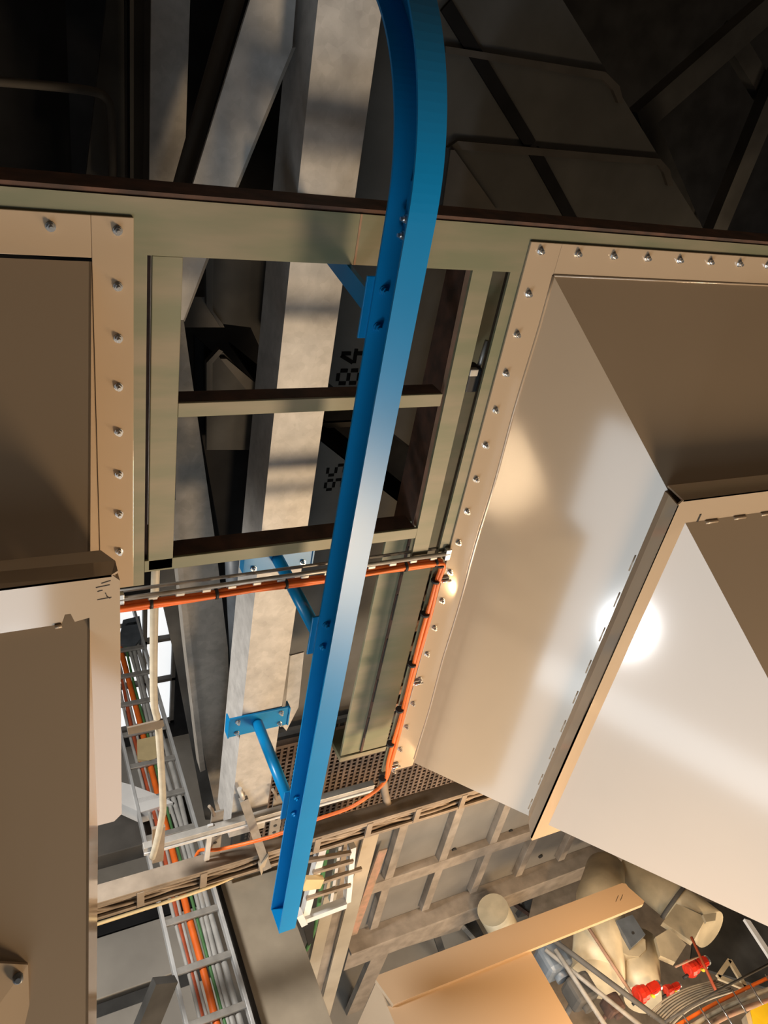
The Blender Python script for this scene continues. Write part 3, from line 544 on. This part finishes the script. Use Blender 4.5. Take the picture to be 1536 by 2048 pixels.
for k, (a, c, wd, m, lb) in enumerate([
        ((775, 1865), (690, 2060), 0.16, 'dust', 'dark brown leaning column near the end of the orange-lit duct'),
        ((700, 1905), (790, 1875), 0.12, 'dust', 'short dusty crossbeam beside the dark leaning column'),
        ((790, 1890), (920, 1850), 0.09, 'dust', 'dusty horizontal strut in the bright bay'),
        ((860, 1835), (885, 1910), 0.06, 'mid', 'grey upright strut in the bright bay'),
        ((895, 1820), (950, 1880), 0.04, 'galv_dark', 'thin galvanised diagonal rod in the bright bay'),
        ((975, 1785), (1020, 1850), 0.035, 'galv_dark', 'slim grey rod against the cream drum'),
        ((990, 1780), (1060, 1830), 0.035, 'rust', 'rusty diagonal rod beside the slim grey rod'),
        ((1100, 1740), (1040, 1830), 0.10, 'mid', 'grey diagonal girder leg between panelled wall and machinery'),
        ((1165, 1690), (1085, 1850), 0.20, 'dust', 'broad dusty girder leg behind the machinery')]):
    brace('strut', at(*a, 2.75 + 0.02 * k), at(*c, 2.75 + 0.02 * k), wd, 0.05, m, lb, 'strut')
tag(obj('drum', tube(nb(), [at(985, 1820, 2.5), at(1015, 1875, 2.45)], 0.13, 24), 'cream_dull'), 'pale cream drum in the bright bay between wall beam and duct box', 'drum')
tag(obj('black_duct', prism(nb(), [at(905, 1815, 2.9), at(930, 1803, 2.9), at(975, 1885, 2.9), at(945, 1890, 2.9)], (0, 0.08, 0)), 'black'), 'black duct section beside the pale cream drum', 'duct')
# lower left background: roof purlins and slabs
for k, (z, y0, y1, m, lb) in enumerate([(-5.6, 3.13, 3.45, 'darker', 'dark steel purlin crossing behind the cable ladder'), (-5.6, 2.72, 3.12, 'concrete', 'grey roof slab panel beside the bright cable ladder'), (-5.65, 2.62, 2.715, 'dark', 'thin dark beam beside the grey roof slab panel'), (-5.6, 1.2, 2.61, 'concrete', 'pale roof slab panel at the end of the ladder')]):
    tag(obj('roof_slab' if m == 'concrete' else 'purlin', box(nb(), -1.5, 1.02, y0, y1, z - 0.15, z, 0.005), m), lb, 'slab' if m == 'concrete' else 'beam')
tag(obj('purlin', box(nb(), -1.5, 1.02, 3.3, 3.6, -5.1, -4.95, 0.005), 'mid'), 'grey purlin crossing above the dusty strut rail end', 'beam')
brace('strut', at(330, 1960, 2.0), at(285, 2070, 1.9), 0.12, 0.05, 'dark', 'short grey knee strut leaning against the cable ladder', 'strut')
tag(obj('junction_box', prism(nb(), [atz(245, 1240, -4.80), atz(278, 1232, -4.80), atz(285, 1270, -4.80), atz(270, 1290, -4.80), atz(235, 1288, -4.80)], (0, 0, -0.14)), 'bluegrey'), 'blue-grey junction box beside the cream hopper stiffener', 'box')
tag(obj('junction_box', prism(nb(), [atz(273, 1480, -4.80), atz(320, 1470, -4.80), atz(325, 1510, -4.80), atz(300, 1522, -4.80), atz(274, 1518, -4.80)], (0, 0, -0.14)), 'yellow_cable'), 'amber box glimpsed between the cable ladder rungs', 'box')
tag(obj('tarpaulin', prism(nb(), [atz(225, 1560, -4.80), atz(262, 1570, -4.80), atz(320, 1592, -4.80), atz(345, 1605, -4.80), atz(280, 1625, -4.80), atz(225, 1600, -4.80)], (0, 0, -0.12)), 'white'), 'pale blue-white sheet behind the ladder rungs', 'sheet')

# ------------------------------------------------------------------ machinery beyond the wide hopper
def am(px, py, k): return atz(px, py, -(3.0 + k))      # machinery hangs at roof level, k metres beyond the hopper rims
YM = 2.6
m1 = thing('machine_housing', 'old cream machine housing with grey terminal box', 'machine', am(1250, 1880, YM))
obj('drum', tube(nb(), [am(1210, 1740, 2.75), am(1200, 1800, 2.6), am(1195, 1960, 2.5)], [0.16, 0.19, 0.19], 24), 'cream_dull', m1)
obj('neck', tube(nb(), [am(1270, 1890, YM), am(1285, 2000, YM - 0.1)], [0.17, 0.13], 20), 'cream_dull', m1)
obj('hood_plate', prism(nb(), [am(1198, 1880, 2.4), am(1230, 1850, 2.4), am(1290, 1880, 2.4), am(1291, 1900, 2.4), am(1278, 1914, 2.4), am(1255, 1912, 2.4)], (0, 0, -0.10)), 'cream_dull', m1)
tb = obj('terminal_box', prism(nb(), [am(1232, 1842, 2.36), am(1264, 1830, 2.36), am(1290, 1870, 2.36), am(1262, 1896, 2.36)], (0, 0, -0.07)), 'bluegrey', m1)
p = am(1265, 1867, 2.36); obj('cable_hole', tube(nb(), [p, p + V((0, -0.002, 0.004))], 0.012, 12), 'black', tb)
m2 = thing('machine_duct', 'cream pipe duct with flanged plates behind the hopper edge', 'duct', am(1380, 1840, YM))
obj('pipe', tube(nb(), [am(1255, 1730, 2.8), am(1350, 1805, 2.7), am(1420, 1860, 2.6)], 0.16, 24), 'cream_dull', m2)
obj('flange_plate', prism(nb(), [am(1325, 1845, 2.45), am(1352, 1808, 2.45), am(1412, 1835, 2.45), am(1385, 1885, 2.45)], (0, 0, -0.05)), 'cream_dull', m2)
obj('flange_plate', prism(nb(), [am(1310, 1875, 2.42), am(1338, 1858, 2.42), am(1372, 1890, 2.42), am(1350, 1925, 2.42), am(1320, 1912, 2.42)], (0, 0, -0.05)), 'cream_dull', m2)
obj('collar', tube(nb(), [am(1345, 1800, 2.68), am(1352, 1806, 2.68)], 0.175, 24), 'mid', m2)
obj('lug', prism(nb(), [am(1405, 1830, 2.4), am(1432, 1826, 2.4), am(1430, 1842, 2.4), am(1412, 1845, 2.4)], (0, 0, -0.03)), 'cream_dull', m2)
tag(obj('backing_sheet', prism(nb(), [am(1395, 1800, 2.9), am(1545, 1830, 2.9), am(1545, 1980, 2.9), am(1380, 1930, 2.9)], (0, 0, -0.03)), 'dark'), 'dark grey sheet behind the cream machinery', 'sheet')
tag(obj('backing_sheet', prism(nb(), [am(1080, 1730, 3.55), am(1560, 1730, 3.55), am(1560, 2090, 3.55), am(1000, 2090, 3.55)], (0, 0, -0.03)), 'dust'), 'brown dusty sheet closing the space behind the machinery', 'sheet')
tag(obj('support_plate', prism(nb(), [am(1488, 1838, 2.6), am(1500, 1842, 2.6), am(1545, 1910, 2.6), am(1545, 1925, 2.6)], (0, 0, -0.03)), 'white'), 'pale edge strip along the dark grey sheet', 'strip')
def valve(px, py, Y, s, label):
    t = thing('valve', label, 'valve', am(px, py, Y), 'red valves among the machinery')
    c = am(px, py, Y); d = (am(px + 45, py - 22, Y) - c).normalized()
    obj('handwheel_drum', tube(nb(), [c - d * 0.06 * s, c - d * 0.055 * s, c - d * 0.055 * s, c - d * 0.02 * s, c - d * 0.02 * s, c + d * 0.025 * s, c + d * 0.03 * s, c + d * 0.045 * s], [0.03 * s, 0.04 * s, 0.062 * s, 0.066 * s, 0.055 * s, 0.055 * s, 0.04 * s, 0.035 * s], 12, True, False), 'red', t)
    e = d.cross(V((0, 0, 1))).normalized()
    bx = nb(); bar(bx, c + d * 0.045 * s, c + d * 0.15 * s, 0.085 * s, 0.07 * s, e); bmesh.ops.bevel(bx, geom=list(bx.edges), offset=0.012 * s, segments=2, affect='EDGES'); obj('gearbox', bx, 'red', t)
    obj('indicator', tube(nb(), [c + d * 0.02 * s + V((0, -0.05, 0.05)) * s, c + d * 0.02 * s + V((0, -0.07, 0.07)) * s], 0.012 * s, 8), 'yellow', t)
    obj('end_ring', tube(nb(), [c + d * 0.15 * s, c + d * 0.165 * s], 0.038 * s, 12, True, False), 'zinc', t)
    q = c + d * 0.085 * s + V((0, -0.05 * s, 0.02 * s)); obj('name_plate', box(nb(), q.x - 0.025 * s, q.x + 0.02 * s, q.y - 0.004, q.y, q.z - 0.012 * s, q.z + 0.012 * s, 0.002), 'white', t)
    q = c + V((0.01, -0.02 * s, -0.065 * s)); obj('valve_body', box(nb(), q.x - 0.035 * s, q.x + 0.035 * s, q.y, q.y + 0.05, q.z - 0.02 * s, q.z + 0.025 * s, 0.006), 'zinc', t)
    q = c + V((-0.045 * s, -0.02 * s, -0.035 * s)); obj('hose_stub', tube(nb(), [q, q + V((-0.05 * s, 0, -0.03 * s))], 0.012 * s, 8), 'black', t)
valve(1285, 1987, 2.25, 0.9, 'red valve next to the fanned cable bundle')
valve(1385, 1936, 2.4, 0.9, 'red valve beneath the thin orange rod')
valve(1338, 1980, 2.45, 0.6, 'small dim red valve between two larger red valves')
for k in range(9):
    o = 5 * k
    pts = [am(1296 + o, 2030 + 3.5 * k, 2.2), am(1330 + o, 2000 + 3.2 * k, 2.2), am(1375 + o, 1977 + 3.0 * k, 2.2), am(1430 + o, 1962 + 2.6 * k, 2.22)]
    tag(obj('cable', tube(nb(), smooth_path(pts, 5), 0.006, 7), 'rope'), 'pale cable in the fanned bundle under the red valves', 'cable', 'fanned pale cables')
for k, (a, c, rad, m, Y, lb) in enumerate([
        ((1172, 1850), (1265, 1992), 0.012, 'rust_red', 2.3, 'thin red-rust pipe slanting beside the machine housing'),
        ((1382, 1875), (1432, 1985), 0.010, 'red_cable', 2.2, 'thin orange-brown rod slanting in front of a red valve'),
        ((1105, 1880), (1345, 2060), 0.018, 'mid', 2.1, 'long dull grey pipe slanting past the red valve'),
        ((1090, 1900), (1290, 2060), 0.015, 'galv_dark', 2.15, 'galvanised pipe slanting beside the duct box edge'),
        ((1110, 1900), (1215, 2060), 0.016, 'galv_dark', 2.12, 'steep galvanised pipe at the duct box corner'),
        ((1350, 1935), (1400, 1912), 0.007, 'rust_red', 2.3, 'short thin copper-coloured tube joining a red valve')]):
    tag(obj('pipe', tube(nb(), [am(*a, Y), am(*c, Y)], rad, 10), m), lb, 'pipe')
tbk = thing('bracket', 'cream triangular bracket beside the wire mesh tray', 'bracket', am(1465, 1950, 2.0))
for a, c in (((1435, 1955), (1458, 1922)), ((1458, 1922), (1492, 1978)), ((1435, 1955), (1492, 1978))): obj('side', bar(nb(), am(*a, 2.0), am(*c, 2.0), 0.03, 0.02, (0, 0, 1)), 'cream_dull', tbk)
mt = thing('mesh_tray', 'wire mesh tray of bright rods holding pale and orange cables', 'cable tray', am(1480, 2010, 1.9))
obj('edge_rod', tube(nb(), [am(1330, 2045, 1.95), am(1430, 1985, 1.95), am(1545, 1925, 1.95)], 0.008, 8), 'mid', mt)
for k in range(6):
    dx = 33 * k
    obj('rod', tube(nb(), [am(1365 + dx, 2030 - 16 * k, 1.93), am(1400 + dx, 2085 - 16 * k, 1.9)], 0.005, 6), 'zinc', mt)
for k, (m, lb) in enumerate((('orange', 'orange cable in the wire mesh tray'), ('hose', 'pale thick cable in the wire mesh tray'), ('rust_red', 'brown thick cable in the wire mesh tray'))):
    tag(obj('cable', tube(nb(), smooth_path([am(1340 + 14 * k, 2060 + 12 * k, 1.98), am(1430 + 12 * k, 2008 + 12 * k, 1.98), am(1560, 1945 + 25 * k, 1.98)], 5), 0.012 + 0.003 * k, 8), m), lb, 'cable')
yp = thing('guard_block', 'yellow painted guard end with a pale edge', 'guard', am(1530, 2040, 1.3))
obj('body', prism(nb(), [am(1500, 2022, 1.3), am(1550, 2000, 1.3), am(1560, 2080, 1.25), am(1512, 2080, 1.25)], (0, 0, -0.06)), 'yellow', yp)
obj('edge', prism(nb(), [am(1491, 2030, 1.305), am(1500, 2022, 1.305), am(1512, 2080, 1.255), am(1504, 2080, 1.255)], (0, 0, -0.06)), 'hose', yp)
for k, (px, py, s, m, lb) in enumerate([(1120, 1950, 0.10, 'bluegrey', 'dark blue-grey gearbox lump among the slanting pipes'), (1175, 2010, 0.09, 'mid', 'grey machine casing near the slanting pipes'), (1235, 2030, 0.06, 'rust', 'dark rusty fitting near the slanting pipes')]):
    c = am(px, py, 2.35); bm = nb(); box(bm, c.x - s, c.x + s, c.y, c.y + 2 * s, c.z - s, c.z + s, s * 0.35); tube(bm, [c + V((0, -0.4 * s, 0)), c + V((0, 0.4 * s, 0))], s * 0.5, 12); tube(bm, [c + V((0, s, -0.5 * s)), V((c.x, c.y + s, -6.56))], s * 0.25, 8)
    tag(obj('machine_casing', bm, m), lb, 'machine')

# ------------------------------------------------------------------ turn the survey frame upright
for o in TOPS:
    o.matrix_world = FLIP @ o.matrix_basis
